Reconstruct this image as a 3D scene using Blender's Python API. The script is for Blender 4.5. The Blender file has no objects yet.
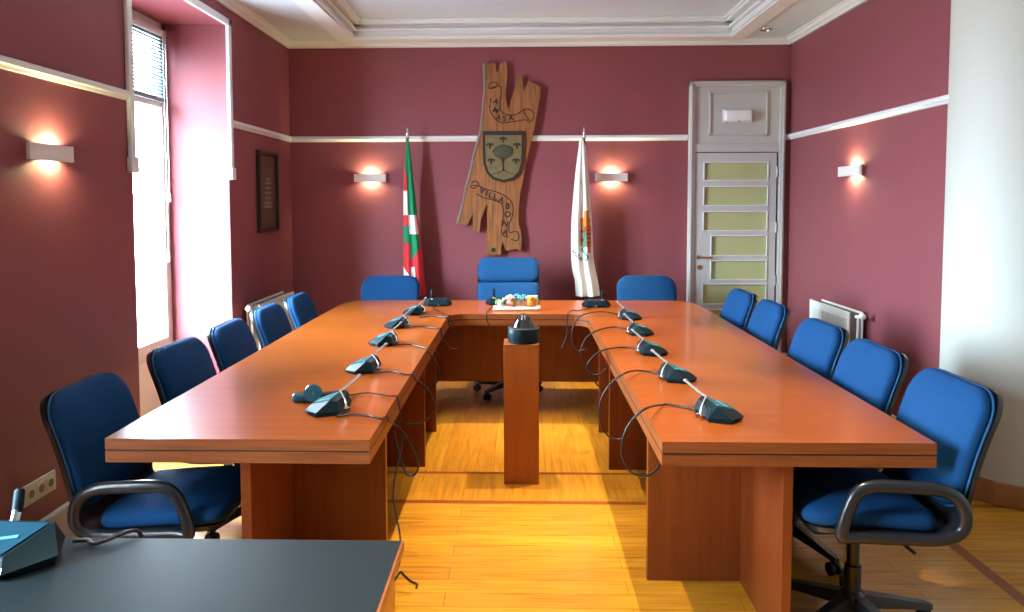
import bpy, bmesh, math, random
from mathutils import Vector, Matrix, Euler
random.seed(7)
PI = math.pi
SC = bpy.context.scene
COL = SC.collection

# ------------------------------------------------------------------ materials
def nt(name):
    m = bpy.data.materials.new(name); m.use_nodes = True
    t = m.node_tree; b = t.nodes['Principled BSDF']
    return m, t, b
def mix_rgb(t, fac, a, b, mode='MIX'):
    n = t.nodes.new('ShaderNodeMix'); n.data_type = 'RGBA'; n.blend_type = mode
    for s, v in ((n.inputs[0], fac), (n.inputs[6], a), (n.inputs[7], b)):
        if hasattr(v, 'links') or isinstance(v, bpy.types.NodeSocket): t.links.new(v, s)
        elif isinstance(v, tuple): s.default_value = (*v[:3], 1)
        else: s.default_value = v
    return n.outputs[2]
def mat(name, col, rough=.5, metal=0., coat=0., var=.0, vscale=6., bump=0., bscale=80., spec=.5, coatr=.1):
    m, t, b = nt(name)
    b.inputs['Roughness'].default_value = rough
    b.inputs['Metallic'].default_value = metal
    b.inputs['Specular IOR Level'].default_value = spec
    b.inputs['Coat Weight'].default_value = coat
    b.inputs['Coat Roughness'].default_value = coatr
    tc = t.nodes.new('ShaderNodeTexCoord')
    n = t.nodes.new('ShaderNodeTexNoise'); n.inputs['Scale'].default_value = vscale; n.inputs['Detail'].default_value = 4
    t.links.new(tc.outputs['Object'], n.inputs['Vector'])
    c = tuple(min(1, x*(1-var)) for x in col); d = tuple(min(1, x*(1+var)) for x in col)
    t.links.new(mix_rgb(t, n.outputs['Fac'], c, d), b.inputs['Base Color'])
    if bump:
        n2 = t.nodes.new('ShaderNodeTexNoise'); n2.inputs['Scale'].default_value = bscale; n2.inputs['Detail'].default_value = 3
        t.links.new(tc.outputs['Object'], n2.inputs['Vector'])
        bp = t.nodes.new('ShaderNodeBump'); bp.inputs['Strength'].default_value = bump; bp.inputs['Distance'].default_value = .01
        t.links.new(n2.outputs['Fac'], bp.inputs['Height']); t.links.new(bp.outputs['Normal'], b.inputs['Normal'])
    return m
def wood(name, dark, light, scale=(1.2, 22, 22), rough=.3, coat=0., bump=.05, nscale=1.6, coatr=.12, spec=.4):
    m, t, b = nt(name)
    b.inputs['Specular IOR Level'].default_value = spec
    b.inputs['Roughness'].default_value = rough
    b.inputs['Coat Weight'].default_value = coat; b.inputs['Coat Roughness'].default_value = coatr
    tc = t.nodes.new('ShaderNodeTexCoord'); mp = t.nodes.new('ShaderNodeMapping')
    mp.inputs['Scale'].default_value = scale
    t.links.new(tc.outputs['Object'], mp.inputs['Vector'])
    n = t.nodes.new('ShaderNodeTexNoise'); n.inputs['Scale'].default_value = nscale
    n.inputs['Detail'].default_value = 7; n.inputs['Roughness'].default_value = .62; n.inputs['Distortion'].default_value = .35
    t.links.new(mp.outputs['Vector'], n.inputs['Vector'])
    r = t.nodes.new('ShaderNodeValToRGB'); r.color_ramp.elements[0].position = .3; r.color_ramp.elements[1].position = .72
    r.color_ramp.elements[0].color = (*dark, 1); r.color_ramp.elements[1].color = (*light, 1)
    t.links.new(n.outputs['Fac'], r.inputs['Fac']); t.links.new(r.outputs['Color'], b.inputs['Base Color'])
    if bump:
        bp = t.nodes.new('ShaderNodeBump'); bp.inputs['Strength'].default_value = bump; bp.inputs['Distance'].default_value = .004
        t.links.new(n.outputs['Fac'], bp.inputs['Height']); t.links.new(bp.outputs['Normal'], b.inputs['Normal'])
    return m

M = {}
M['wall'] = mat('maroon_paint', (.25, .068, .080), .55, var=.05, vscale=3, bump=.06, bscale=160, spec=.28)
M['white'] = mat('white_paint', (.74, .76, .76), .4, var=.03)
M['cream'] = mat('cream_paint', (.58, .56, .51), .45, var=.03)
M['ceil'] = mat('ceiling_paint', (.60, .68, .76), .7, var=.02)
M['column'] = mat('column_plaster', (.60, .61, .55), .6, var=.03, vscale=2)
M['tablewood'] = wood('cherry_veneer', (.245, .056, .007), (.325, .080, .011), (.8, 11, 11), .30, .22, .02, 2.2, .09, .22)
M['edgewood'] = wood('cherry_edge', (.17, .042, .009), (.31, .09, .02), (2.0, 40, 60), .4, .1, .05)
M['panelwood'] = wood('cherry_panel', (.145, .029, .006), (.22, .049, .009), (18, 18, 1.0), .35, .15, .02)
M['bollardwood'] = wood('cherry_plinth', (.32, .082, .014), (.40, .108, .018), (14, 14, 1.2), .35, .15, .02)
M['basewood'] = wood('column_band_wood', (.34, .14, .05), (.46, .20, .07), (10, 10, 1), .16, .5, .02)
M['plaque'] = wood('carved_oak', (.15, .052, .014), (.40, .155, .045), (20, 20, 1.3), .45, .15, .8, 2.4)
M['bark'] = mat('plaque_bark', (.20, .15, .12), .9, var=.4, vscale=40, bump=.6, bscale=60)
M['burn'] = mat('burnt_line', (.018, .009, .005), .7)
M['shieldgold'] = mat('shield_olive_gold', (.15, .115, .045), .45, var=.35, vscale=20, bump=.2, bscale=90)
M['treegreen'] = mat('carved_tree_green', (.045, .05, .02), .6, var=.3, vscale=50, bump=.4, bscale=70)
M['blue'] = mat('blue_upholstery', (.002, .052, .165), .85, var=.08, vscale=30, bump=.15, bscale=500, spec=.25)
M['piping'] = mat('blue_piping', (.008, .10, .27), .6)
M['black'] = mat('black_plastic', (.012, .013, .016), .32, var=.1)
M['shell'] = mat('black_shell', (.016, .018, .022), .28, var=.1, spec=.6)
M['rubber'] = mat('black_rubber', (.01, .01, .01), .6)
M['device'] = mat('device_black', (.008, .016, .022), .42, spec=.16)
M['device'].node_tree.nodes['Principled BSDF'].inputs['Specular Tint'].default_value = (.45, .85, 1, 1)
M['screen'] = mat('device_glass', (.012, .115, .165), .5, spec=.25)
M['facet'] = mat('device_grey', (.045, .055, .05), .35)
M['dial'] = mat('dial_navy', (.010, .06, .095), .3)
M['cyan'] = mat('device_edge_glint', (.12, .42, .50), .3)
M['silver'] = mat('silver_metal', (.72, .74, .76), .25, metal=.85)
M['cable'] = mat('cable_black', (.010, .010, .012), .4)
M['desktop'] = mat('desk_slate', (.007, .014, .017), .5, var=.12, vscale=5, bump=.08, bscale=500, spec=.22)
M['brass'] = mat('brass', (.50, .27, .10), .3, metal=.9)
M['frost'] = mat('frosted_glass', (.44, .46, .22), .22, var=.08, vscale=4, spec=.5)  # greenish panes; light from the corridor beyond is put into the colour
M['doorpaint'] = mat('door_paint', (.50, .50, .48), .4, var=.03)
M['lampwhite'] = mat('lamp_white', (.78, .76, .73), .35)
M['acrylic'] = mat('acrylic_white', (.85, .88, .90), .25)
M['radiator'] = mat('radiator_enamel', (.76, .76, .70), .35, var=.03)
M['raddark'] = mat('radiator_inner', (.28, .27, .24), .6)
M['picframe'] = mat('dark_picture_frame', (.018, .014, .012), .35)
M['slat'] = mat('blind_slat', (.09, .16, .18), .45)
M['socket'] = mat('socket_plastic', (.62, .60, .50), .4)
M['sockethole'] = mat('socket_recess', (.16, .15, .11), .5)
M['red'] = mat('flag_red', (.62, .02, .035), .75, var=.1, vscale=10)
M['green'] = mat('flag_green', (.0, .22, .09), .75, var=.1, vscale=10)
M['flagwhite'] = mat('flag_white', (.80, .80, .76), .8, var=.03)
M['orange'] = mat('emblem_orange', (.62, .22, .03), .7, var=.3, vscale=60)
M['teal'] = mat('emblem_teal', (.02, .26, .20), .7, var=.2, vscale=60)
M['emred'] = mat('emblem_red', (.40, .04, .02), .7, var=.3, vscale=60)
M['olive'] = mat('emblem_olive', (.22, .26, .10), .7, var=.3, vscale=60)
M['pole'] = mat('dark_pole', (.03, .015, .01), .35)
M['petalpink'] = mat('petal_pink', (.75, .20, .16), .6, var=.2, vscale=40)
M['petalorange'] = mat('petal_orange', (.85, .25, .02), .6, var=.3, vscale=40)
M['petalblue'] = mat('petal_blue', (.12, .42, .62), .6, var=.2, vscale=40)
M['petalwhite'] = mat('petal_white', (.82, .80, .74), .6)
M['leaf'] = mat('leaf_green', (.12, .32, .08), .6, var=.3, vscale=40)
M['tray'] = mat('tray_ceramic', (.66, .60, .46), .35)
M['winframe'] = mat('window_paint', (.66, .66, .64), .4, var=.03)

# window glass: clear, lets the daylight through
m, t, b = nt('window_glass')
out = t.nodes['Material Output']
tr = t.nodes.new('ShaderNodeBsdfTransparent'); tr.inputs['Color'].default_value = (.96, .98, .98, 1)
gl = t.nodes.new('ShaderNodeBsdfGlossy'); gl.inputs['Roughness'].default_value = .02
mx = t.nodes.new('ShaderNodeMixShader'); mx.inputs[0].default_value = .06
t.links.new(tr.outputs[0], mx.inputs[1]); t.links.new(gl.outputs[0], mx.inputs[2]); t.links.new(mx.outputs[0], out.inputs['Surface'])
M['glass'] = m

# camera dome: dark smoked plastic
M['dome'] = mat('smoked_dome', (.006, .008, .010), .06, spec=.8, coat=.8, coatr=.03)

# parquet floor: boards across the room, then boards along it between dark inlay strips
def floor_material():
    m, t, b = nt('parquet'); L = t.links; N = t.nodes
    tc = N.new('ShaderNodeTexCoord'); sx = N.new('ShaderNodeSeparateXYZ'); L.new(tc.outputs['Object'], sx.inputs[0])
    def brick(rot, w, h, off, c1, c2):
        mp = N.new('ShaderNodeMapping'); mp.inputs['Rotation'].default_value = (0, 0, rot); mp.inputs['Location'].default_value = off
        L.new(tc.outputs['Object'], mp.inputs[0])
        bk = N.new('ShaderNodeTexBrick'); bk.inputs['Scale'].default_value = 1; bk.inputs['Brick Width'].default_value = w
        bk.inputs['Row Height'].default_value = h; bk.inputs['Mortar Size'].default_value = .0012; bk.inputs['Mortar Smooth'].default_value = .2
        bk.inputs['Color1'].default_value = (*c1, 1); bk.inputs['Color2'].default_value = (*c2, 1); bk.inputs['Mortar'].default_value = (.16, .05, .008, 1)
        bk.offset = .37; bk.inputs['Bias'].default_value = -.1
        L.new(mp.outputs[0], bk.inputs[0])
        gm = N.new('ShaderNodeMapping'); gm.inputs['Scale'].default_value = (1.4, 26, 1) if rot == 0 else (26, 1.4, 1)
        L.new(tc.outputs['Object'], gm.inputs[0])
        ns = N.new('ShaderNodeTexNoise'); ns.inputs['Scale'].default_value = 2.2; ns.inputs['Detail'].default_value = 8; ns.inputs['Distortion'].default_value = .5
        L.new(gm.outputs[0], ns.inputs[0])
        rp = N.new('ShaderNodeValToRGB'); rp.color_ramp.elements[0].color = (.76, .70, .62, 1); rp.color_ramp.elements[1].color = (1.12, 1.12, 1.12, 1)
        rp.color_ramp.elements[0].position = .32; rp.color_ramp.elements[1].position = .6
        L.new(ns.outputs['Fac'], rp.inputs[0])
        return mix_rgb(t, 1., bk.outputs['Color'], rp.outputs['Color'], 'MULTIPLY')
    near = brick(0, 1.15, .105, (.3, .02, 0), (.60, .28, .020), (.50, .205, .015))
    far = brick(PI/2, .9, .30, (.1, .16, 0), (.56, .255, .020), (.49, .20, .015))
    def cmp(sock, c, e):
        n = N.new('ShaderNodeMath'); n.operation = 'COMPARE'; L.new(sock, n.inputs[0]); n.inputs[1].default_value = c; n.inputs[2].default_value = e
        return n.outputs[0]
    gt = N.new('ShaderNodeMath'); gt.operation = 'GREATER_THAN'; L.new(sx.outputs['Y'], gt.inputs[0]); gt.inputs[1].default_value = 3.83
    c = mix_rgb(t, gt.outputs[0], near, far)
    for sock, cc, ee in ((sx.outputs['Y'], 3.832, .021), (sx.outputs['Y'], 4.253, .017), (sx.outputs['X'], 1.945, .028), (sx.outputs['X'], -1.70, .028)):
        c = mix_rgb(t, cmp(sock, cc, ee), c, (.27, .065, .014))
    L.new(c, b.inputs['Base Color'])
    b.inputs['Roughness'].default_value = .34; b.inputs['Coat Weight'].default_value = .25; b.inputs['Coat Roughness'].default_value = .18
    return m
M['floor'] = floor_material()

def picture_material():
    m, t, b = nt('old_print'); L = t.links; N = t.nodes
    tc = N.new('ShaderNodeTexCoord')
    v = N.new('ShaderNodeTexVoronoi'); v.inputs['Scale'].default_value = 26; L.new(tc.outputs['Object'], v.inputs['Vector'])
    n = N.new('ShaderNodeTexNoise'); n.inputs['Scale'].default_value = 9; n.inputs['Detail'].default_value = 5; L.new(tc.outputs['Object'], n.inputs['Vector'])
    c = mix_rgb(t, n.outputs['Fac'], (.07, .035, .025), (.17, .095, .065))
    c = mix_rgb(t, v.outputs['Distance'], (.05, .03, .02), c)
    L.new(c, b.inputs['Base Color']); b.inputs['Roughness'].default_value = .35
    return m
M['print'] = picture_material()

# ------------------------------------------------------------------ mesh helpers
def catmull(pts, n=6, closed=False):
    P = [Vector(p) for p in pts]; out = []; k = len(P)
    rng = range(k if closed else k-1)
    for i in rng:
        if closed: a, b, c, d = P[i-1], P[i], P[(i+1) % k], P[(i+2) % k]
        else: a, b, c, d = P[max(i-1, 0)], P[i], P[i+1], P[min(i+2, k-1)]
        for j in range(n):
            s = j/n
            out.append(.5*((2*b)+(c-a)*s+(2*a-5*b+4*c-d)*s*s+(3*b-a-3*c+d)*s**3))
    if not closed: out.append(P[-1].copy())
    return out

class MB:
    def __init__(self): self.bm = bmesh.new()
    def box(self, lo, hi, bev=0., seg=2, mi=0, mtx=None):
        c = [(a+b)/2 for a, b in zip(lo, hi)]; s = [abs(b-a) for a, b in zip(lo, hi)]
        r = bmesh.ops.create_cube(self.bm, size=1)
        vs = r['verts']
        for v in vs: v.co = Vector((v.co.x*s[0]+c[0], v.co.y*s[1]+c[1], v.co.z*s[2]+c[2]))
        fs = set(f for v in vs for f in v.link_faces)
        if bev > 0:
            es = list(set(e for v in vs for e in v.link_edges))
            r2 = bmesh.ops.bevel(self.bm, geom=es, offset=min(bev, min(s)*.45), segments=seg, profile=.5, affect='EDGES', clamp_overlap=True)
            fs = set(f for f in fs if f.is_valid) | set(r2['faces'])
            vs = list(set(v for f in fs for v in f.verts))
        for f in fs: f.material_index = mi
        if mtx is not None:
            for v in vs: v.co = mtx @ v.co
        return self
    def faces_grid(self, rows, closed_u=False, mi=0, closed_v=False):
        g = [[self.bm.verts.new(p) for p in r] for r in rows]
        nu = len(g[0]); nv = len(g)
        for j in range(nv if closed_v else nv-1):
            for i in range(nu if closed_u else nu-1):
                f = self.bm.faces.new((g[j][i], g[j][(i+1) % nu], g[(j+1) % nv][(i+1) % nu], g[(j+1) % nv][i])); f.material_index = mi
        return g
    def cap(self, ring, mi=0):
        f = self.bm.faces.new(ring); f.material_index = mi
    def tube(self, pts, r, n=8, cap=True, mi=0, flat=1., closed=False):
        P = [Vector(p) for p in pts]; rows = []; k = len(P)
        up = None
        for i, p in enumerate(P):
            if closed: d = P[(i+1) % k]-P[i-1]
            else: d = P[min(i+1, k-1)]-P[max(i-1, 0)]
            if d.length < 1e-9: d = Vector((0, 0, 1))
            d.normalize()
            if up is None:
                up = Vector((0, 0, 1)) if abs(d.z) < .9 else Vector((0, 1, 0))
            x = d.cross(up)
            if x.length < 1e-4: x = d.cross(Vector((1, .3, .2)))
            x.normalize(); up = x.cross(d).normalized()
            rr = r[i] if isinstance(r, (list, tuple)) else r
            rows.append([p+x*math.cos(2*PI*a/n)*rr+up*math.sin(2*PI*a/n)*rr*flat for a in range(n)])
        g = self.faces_grid(rows, True, mi, closed)
        if cap and not closed:
            self.cap(list(reversed(g[0])), mi); self.cap(g[-1], mi)
        return self
    def lathe(self, prof, n=24, c=(0, 0, 0), mi=0, mtx=None):
        rows = []
        for r, z in prof:
            row = [Vector((c[0]+r*math.cos(2*PI*a/n), c[1]+r*math.sin(2*PI*a/n), c[2]+z)) for a in range(n)]
            if mtx is not None: row = [mtx @ v for v in row]
            rows.append(row)
        g = self.faces_grid(rows, True, mi)
        if prof[0][0] > 1e-6: self.cap(list(reversed(g[0])), mi)
        if prof[-1][0] > 1e-6: self.cap(g[-1], mi)
        return self
    def prism(self, poly, ax, a, b, mi=0, mis=None):
        """polygon in the plane normal to axis ax, extruded from a to b"""
        def P(u, v, w): return {'x': (w, u, v), 'y': (u, w, v), 'z': (u, v, w)}[ax]
        A = [self.bm.verts.new(P(u, v, a)) for u, v in poly]; B = [self.bm.verts.new(P(u, v, b)) for u, v in poly]
        self.cap(A, mi); self.cap(list(reversed(B)), mi)
        for i in range(len(A)):
            j = (i+1) % len(A)
            f = self.bm.faces.new((A[j], A[i], B[i], B[j])); f.material_index = mi if mis is None else mis
        return self
    def hull(self, pts, mi=0):
        vs = [self.bm.verts.new(p) for p in pts]
        r = bmesh.ops.convex_hull(self.bm, input=vs)
        fs = [g for g in r['geom'] if isinstance(g, bmesh.types.BMFace)]
        for f in fs: f.material_index = mi
        bad = [g for g in r['geom_interior'] + r['geom_unused'] if isinstance(g, bmesh.types.BMVert)]
        if bad: bmesh.ops.delete(self.bm, geom=list(set(bad)), context='VERTS')
        return self
    def ball(self, c, r, n=10, s=(1, 1, 1), mi=0):
        q = bmesh.ops.create_icosphere(self.bm, subdivisions=2, radius=1)
        for v in q['verts']: v.co = Vector((v.co.x*r*s[0]+c[0], v.co.y*r*s[1]+c[1], v.co.z*r*s[2]+c[2]))
        for f in set(f for v in q['verts'] for f in v.link_faces): f.material_index = mi
        return self
    def xf(self, m):
        bmesh.ops.transform(self.bm, matrix=m, verts=self.bm.verts[:]); return self
    def add_mesh(self, me, m):
        n = len(self.bm.verts); self.bm.from_mesh(me); self.bm.verts.ensure_lookup_table()
        for v in self.bm.verts[n:]: v.co = m @ v.co
        return self
    def build(self, name, mats, parent=None, smooth=False, angle=40):
        bmesh.ops.recalc_face_normals(self.bm, faces=self.bm.faces[:])
        me = bpy.data.meshes.new(name); self.bm.to_mesh(me); self.bm.free()
        for k in (mats if isinstance(mats, (list, tuple)) else [mats]): me.materials.append(M[k])
        if smooth:
            for p in me.polygons: p.use_smooth = True
            me.set_sharp_from_angle(angle=math.radians(angle))
        o = bpy.data.objects.new(name, me); COL.objects.link(o)
        if parent is not None: o.parent = parent
        return o

def tag(o, label, cat, group=None):
    o['label'] = label; o['category'] = cat; o['kind'] = 'thing'
    if group: o['group'] = group
    return o
def thing(name, label, cat, loc=(0, 0, 0), rz=0., group=None):
    o = bpy.data.objects.new(name, None); o.empty_display_size = .05; COL.objects.link(o)
    o.location = loc; o.rotation_euler = (0, 0, rz)
    return tag(o, label, cat, group)
def struct(o):
    o['kind'] = 'structure'; return o
def kids(o): return [c for c in bpy.data.objects if c.parent == o]
def dup(root, loc, rz, label, group=None):
    r = root.copy(); COL.objects.link(r); r.location = loc; r.rotation_euler = (0, 0, rz); r['label'] = label
    if group: r['group'] = group
    for ch in kids(root):
        c = ch.copy(); COL.objects.link(c); c.parent = r
        for g in kids(ch):
            d = g.copy(); COL.objects.link(d); d.parent = c
    return r
def text_mesh(ch, size, depth=.0, bold=0.):
    cu = bpy.data.curves.new('letters', 'FONT'); cu.body = ch; cu.size = size; cu.align_x = 'CENTER'; cu.align_y = 'CENTER'; cu.extrude = depth; cu.offset = bold
    ob = bpy.data.objects.new('letters', cu); COL.objects.link(ob)
    dg = bpy.context.evaluated_depsgraph_get(); dg.update()
    me = bpy.data.meshes.new_from_object(ob.evaluated_get(dg))
    bpy.data.objects.remove(ob); bpy.data.curves.remove(cu)
    return me

# measured outlines and cable paths (metres)
PLAQUE = [(-0.328, 2.756), (-0.227, 2.758), (-0.207, 2.673), (-0.184, 2.755), (-0.132, 2.767), (-0.117, 2.71), (-0.121, 2.606), (-0.132, 2.501), (-0.125, 2.412), (-0.105, 2.355), (-0.087, 2.441), (-0.049, 2.546), (-0.034, 2.635), (0.004, 2.653), (0.019, 2.605), (0.023, 2.523), (0.071, 2.607), (0.177, 2.547), (0.169, 2.455), (0.147, 2.335), (0.117, 2.17), (0.074, 1.99), (0.041, 1.865), (0.018, 1.729), (-0.005, 1.608), (-0.02, 1.471), (-0.02, 1.35), (-0.002, 1.289), (0.007, 1.227), (0.003, 1.097), (-0.043, 1.124), (-0.135, 1.108), (-0.161, 1.189), (-0.173, 1.151), (-0.176, 1.075), (-0.311, 1.067), (-0.314, 1.167), (-0.298, 1.319), (-0.302, 1.525), (-0.356, 1.381), (-0.368, 1.274), (-0.432, 1.289), (-0.427, 1.434), (-0.478, 1.335), (-0.567, 1.35), (-0.554, 1.411), (-0.515, 1.533), (-0.484, 1.685), (-0.445, 1.837), (-0.422, 1.942), (-0.399, 2.022), (-0.36, 2.173), (-0.337, 2.338), (-0.321, 2.532)]
LET1 = [('A', (-0.218, 2.424), -25), ('M', (-0.223, 2.346), -28), ('A', (-0.196, 2.283), -14), ('S', (-0.143, 2.274), 0), ('A', (-0.087, 2.28), 5)]
LET2 = [('V', (-0.347, 1.636), -20), ('I', (-0.306, 1.615), -18), ('L', (-0.269, 1.6), -12), ('L', (-0.227, 1.586), -10), ('A', (-0.172, 1.56), -22), ('B', (-0.119, 1.502), -10), ('O', (-0.119, 1.43), -6), ('N', (-0.139, 1.347), -14), ('A', (-0.139, 1.27), -16)]
RIB1 = [(-0.283, 2.547), (-0.26, 2.592), (-0.207, 2.584), (-0.227, 2.547), (-0.279, 2.538), (-0.185, 2.561), (-0.173, 2.509), (-0.185, 2.397), (-0.17, 2.337), (-0.117, 2.307), (-0.034, 2.314), (0.026, 2.354), (0.087, 2.35), (0.117, 2.305), (0.087, 2.253), (0.041, 2.306), (0.026, 2.354)]
RIB2 = [(-0.264, 2.457), (-0.273, 2.353), (-0.228, 2.277), (-0.171, 2.239), (-0.095, 2.244), (-0.019, 2.254), (0.041, 2.264), (0.079, 2.231)]
RIB3 = [(-0.438, 1.708), (-0.4, 1.73), (-0.377, 1.692), (-0.423, 1.662), (-0.446, 1.685), (-0.377, 1.685), (-0.309, 1.654), (-0.218, 1.631), (-0.126, 1.586), (-0.073, 1.517), (-0.073, 1.426), (-0.104, 1.35), (-0.104, 1.273), (-0.043, 1.281), (-0.02, 1.243), (-0.036, 1.197), (-0.089, 1.212)]
RIB4 = [(-0.4, 1.617), (-0.324, 1.578), (-0.233, 1.555), (-0.172, 1.525), (-0.154, 1.456), (-0.165, 1.365), (-0.173, 1.289), (-0.158, 1.243), (-0.112, 1.228)]
SHIELD = [(-0.337, 2.165), (0.033, 2.164), (0.031, 2.0), (0.024, 1.877), (-0.003, 1.797), (-0.061, 1.74), (-0.154, 1.713), (-0.247, 1.741), (-0.304, 1.798), (-0.33, 1.878), (-0.336, 2.001)]
FLEURS = [(-0.157, 2.093), (-0.272, 2.04), (-0.034, 2.039), (-0.262, 1.904), (-0.043, 1.903)]
TREE = [(-0.157, 1.987), (-0.065, 1.987), (-0.157, 2.049), (-0.155, 1.93), (-0.153, 1.807), (-0.282, 1.772), (-0.025, 1.771)]
CR1 = [(0.657, 2.86, 0.758), (0.606, 2.911, 0.758), (0.55, 2.928, 0.758), (0.436, 2.66, 0.814), (0.386, 2.669, 0.76), (0.361, 2.677, 0.69), (0.368, 2.686, 0.619), (0.403, 2.694, 0.571), (0.454, 2.703, 0.559), (0.491, 2.711, 0.582), (0.507, 2.72, 0.597)]
CR2 = [(0.639, 3.449, 0.758), (0.565, 3.518, 0.758), (0.47, 3.35, 0.789), (0.401, 3.35, 0.74), (0.353, 3.35, 0.656), (0.354, 3.35, 0.572), (0.382, 3.35, 0.508), (0.43, 3.35, 0.485), (0.458, 3.35, 0.495)]
CR3 = [(0.633, 4.039, 0.758), (0.557, 4.098, 0.757), (0.435, 3.98, 0.765), (0.37, 3.98, 0.717), (0.35, 3.98, 0.671), (0.378, 3.98, 0.634), (0.427, 3.98, 0.641), (0.46, 3.98, 0.679)]
CR4 = [(0.667, 4.624, 0.758), (0.587, 4.761, 0.758), (0.44, 4.55, 0.762), (0.375, 4.55, 0.696), (0.363, 4.55, 0.62), (0.395, 4.55, 0.535), (0.461, 4.55, 0.44), (0.517, 4.55, 0.389)]
CR5 = [(0.685, 5.257, 0.758), (0.579, 5.419, 0.758), (0.411, 5.12, 0.776), (0.353, 5.12, 0.695), (0.345, 5.12, 0.599), (0.381, 5.12, 0.536), (0.444, 5.12, 0.546)]
CBR = [(0.422, 5.479, 0.758), (0.373, 5.479, 0.758), (0.33, 5.3, 0.764), (0.326, 5.3, 0.698), (0.318, 5.3, 0.599), (0.283, 5.3, 0.515)]
CL1 = [(-0.681, 2.751, 0.758), (-0.63, 2.773, 0.758), (-0.568, 2.754, 0.758), (-0.509, 2.715, 0.758), (-0.485, 2.86, 0.696), (-0.449, 2.871, 0.653), (-0.413, 2.882, 0.582), (-0.399, 2.894, 0.529), (-0.413, 2.905, 0.485), (-0.446, 2.916, 0.477), (-0.469, 2.928, 0.517), (-0.491, 2.939, 0.588), (-0.502, 2.95, 0.64)]
CLR = [(-0.725, 3.14, 0.758), (-0.637, 3.094, 0.758), (-0.552, 3.05, 0.758), (-0.519, 3.05, 0.742), (-0.505, 3.042, 0.715), (-0.509, 3.033, 0.66), (-0.516, 3.025, 0.611), (-0.495, 3.017, 0.537), (-0.472, 3.008, 0.469), (-0.443, 3.0, 0.443)]
CL2 = [(-0.684, 3.465, 0.758), (-0.608, 3.486, 0.758), (-0.534, 3.43, 0.758), (-0.465, 3.45, 0.715), (-0.42, 3.45, 0.669), (-0.406, 3.45, 0.611), (-0.423, 3.45, 0.56), (-0.474, 3.45, 0.526), (-0.546, 3.45, 0.519)]
CL3 = [(-0.703, 4.152, 0.758), (-0.61, 4.153, 0.758), (-0.503, 4.05, 0.74), (-0.453, 4.05, 0.669), (-0.441, 4.05, 0.61), (-0.454, 4.05, 0.576), (-0.476, 4.05, 0.559)]
CL4 = [(-0.728, 4.721, 0.758), (-0.619, 4.758, 0.758), (-0.524, 4.7, 0.732), (-0.48, 4.7, 0.675), (-0.441, 4.7, 0.63), (-0.402, 4.7, 0.626)]
CL5 = [(-0.702, 5.157, 0.758), (-0.6, 5.2, 0.758), (-0.516, 5.15, 0.731), (-0.467, 5.15, 0.678), (-0.436, 5.15, 0.603), (-0.432, 5.15, 0.538)]
CL6 = [(-0.657, 5.597, 0.758), (-0.586, 5.407, 0.758), (-0.518, 5.26, 0.74), (-0.471, 5.26, 0.692), (-0.449, 5.26, 0.626)]
CBC = [(-0.23, 5.571, 0.758), (-0.24, 5.483, 0.758), (-0.241, 5.28, 0.767), (-0.238, 5.28, 0.718), (-0.224, 5.28, 0.688), (-0.214, 5.28, 0.658)]
FLOORC = [(-0.467, 2.95, 0.638), (-0.471, 2.92, 0.575), (-0.488, 2.9, 0.502), (-0.498, 2.88, 0.41), (-0.484, 2.86, 0.339), (-0.466, 2.84, 0.269), (-0.46, 2.8, 0.19)]
FLOORC2 = [(-0.505, 3.072, 0.006), (-0.479, 3.039, 0.006), (-0.449, 2.998, 0.006), (-0.421, 2.974, 0.006), (-0.42, 2.943, 0.006)]

# ------------------------------------------------------------------ the room
XL, XR, YB, YN, ZC = -2.071, 2.371, 6.82, -3.0, 3.09     # walls, wall behind the viewer, coffer ceiling
WY0, WY1, WZ, XO = 4.02, 5.362, 2.79, -2.571             # window recess
VY0, VY1 = .75, 1.70                                     # unseen window nearer the viewer, added as extra daylight source
struct(MB().box((-2.75, YN-.15, -.12), (3.75, YB+.15, 0)).build('floor', 'floor'))
b = MB()
for y0, y1 in ((YN, VY0), (VY1, WY0), (WY1, YB)): b.box((XO, y0, 0), (XL, y1, 3.25))
for y0, y1 in ((VY0, VY1), (WY0, WY1)): b.box((XO, y0, WZ), (XL, y1, 3.25))
struct(b.build('wall_left', 'wall'))
struct(MB().box((XO, YB, 0), (XR+.2, YB+.15, 3.25)).build('wall_back', 'wall'))
b = MB(); b.box((XR, 4.2, 0), (XR+.15, YB, 3.25)); struct(b.build('wall_right', 'wall'))
struct(MB().box((XR+.15, 4.2, 0), (3.55, 4.35, 3.25)).box((3.55, YN, 0), (3.7, 4.35, 3.25)).build('wall_side', 'column'))
struct(MB().box((XO, YN-.15, 0), (3.7, YN, 3.25)).build('wall_front', 'column'))
# ceiling: high coffer in the middle, soffit panels round it, beams between
cx0, cx1, cy1 = -1.43, 1.78, 6.56
b = MB()
b.box((cx0-.02, YN, ZC), (cx1+.02, cy1+.02, 3.25))
b.box((XL, YN, 2.965), (cx0-.13, YB, 3.25)); b.box((cx1+.13, YN, 2.965), (3.55, YB, 3.25)); b.box((cx0-.13, cy1+.16, 2.965), (cx1+.13, YB, 3.25))
struct(b.build('ceiling', 'ceil'))
b = MB()
b.box((cx0-.13, YN, 2.93), (cx0, cy1+.16, 3.2)); b.box((cx1, YN, 2.93), (cx1+.13, cy1+.16, 3.2)); b.box((cx0, cy1, 2.93), (cx1, cy1+.16, 3.2))
# stepped moulding inside the coffer
for k, (d, z0, z1) in enumerate(((.018, 2.945, 2.962), (.035, 3.0, 3.022), (.062, 3.05, 3.09), (.085, 3.068, 3.09))):
    b.box((cx0, YN, z0), (cx0+d, cy1, z1), .006); b.box((cx1-d, YN, z0), (cx1, cy1, z1), .006); b.box((cx0, cy1-d, z0), (cx1, cy1, z1), .006)
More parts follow.
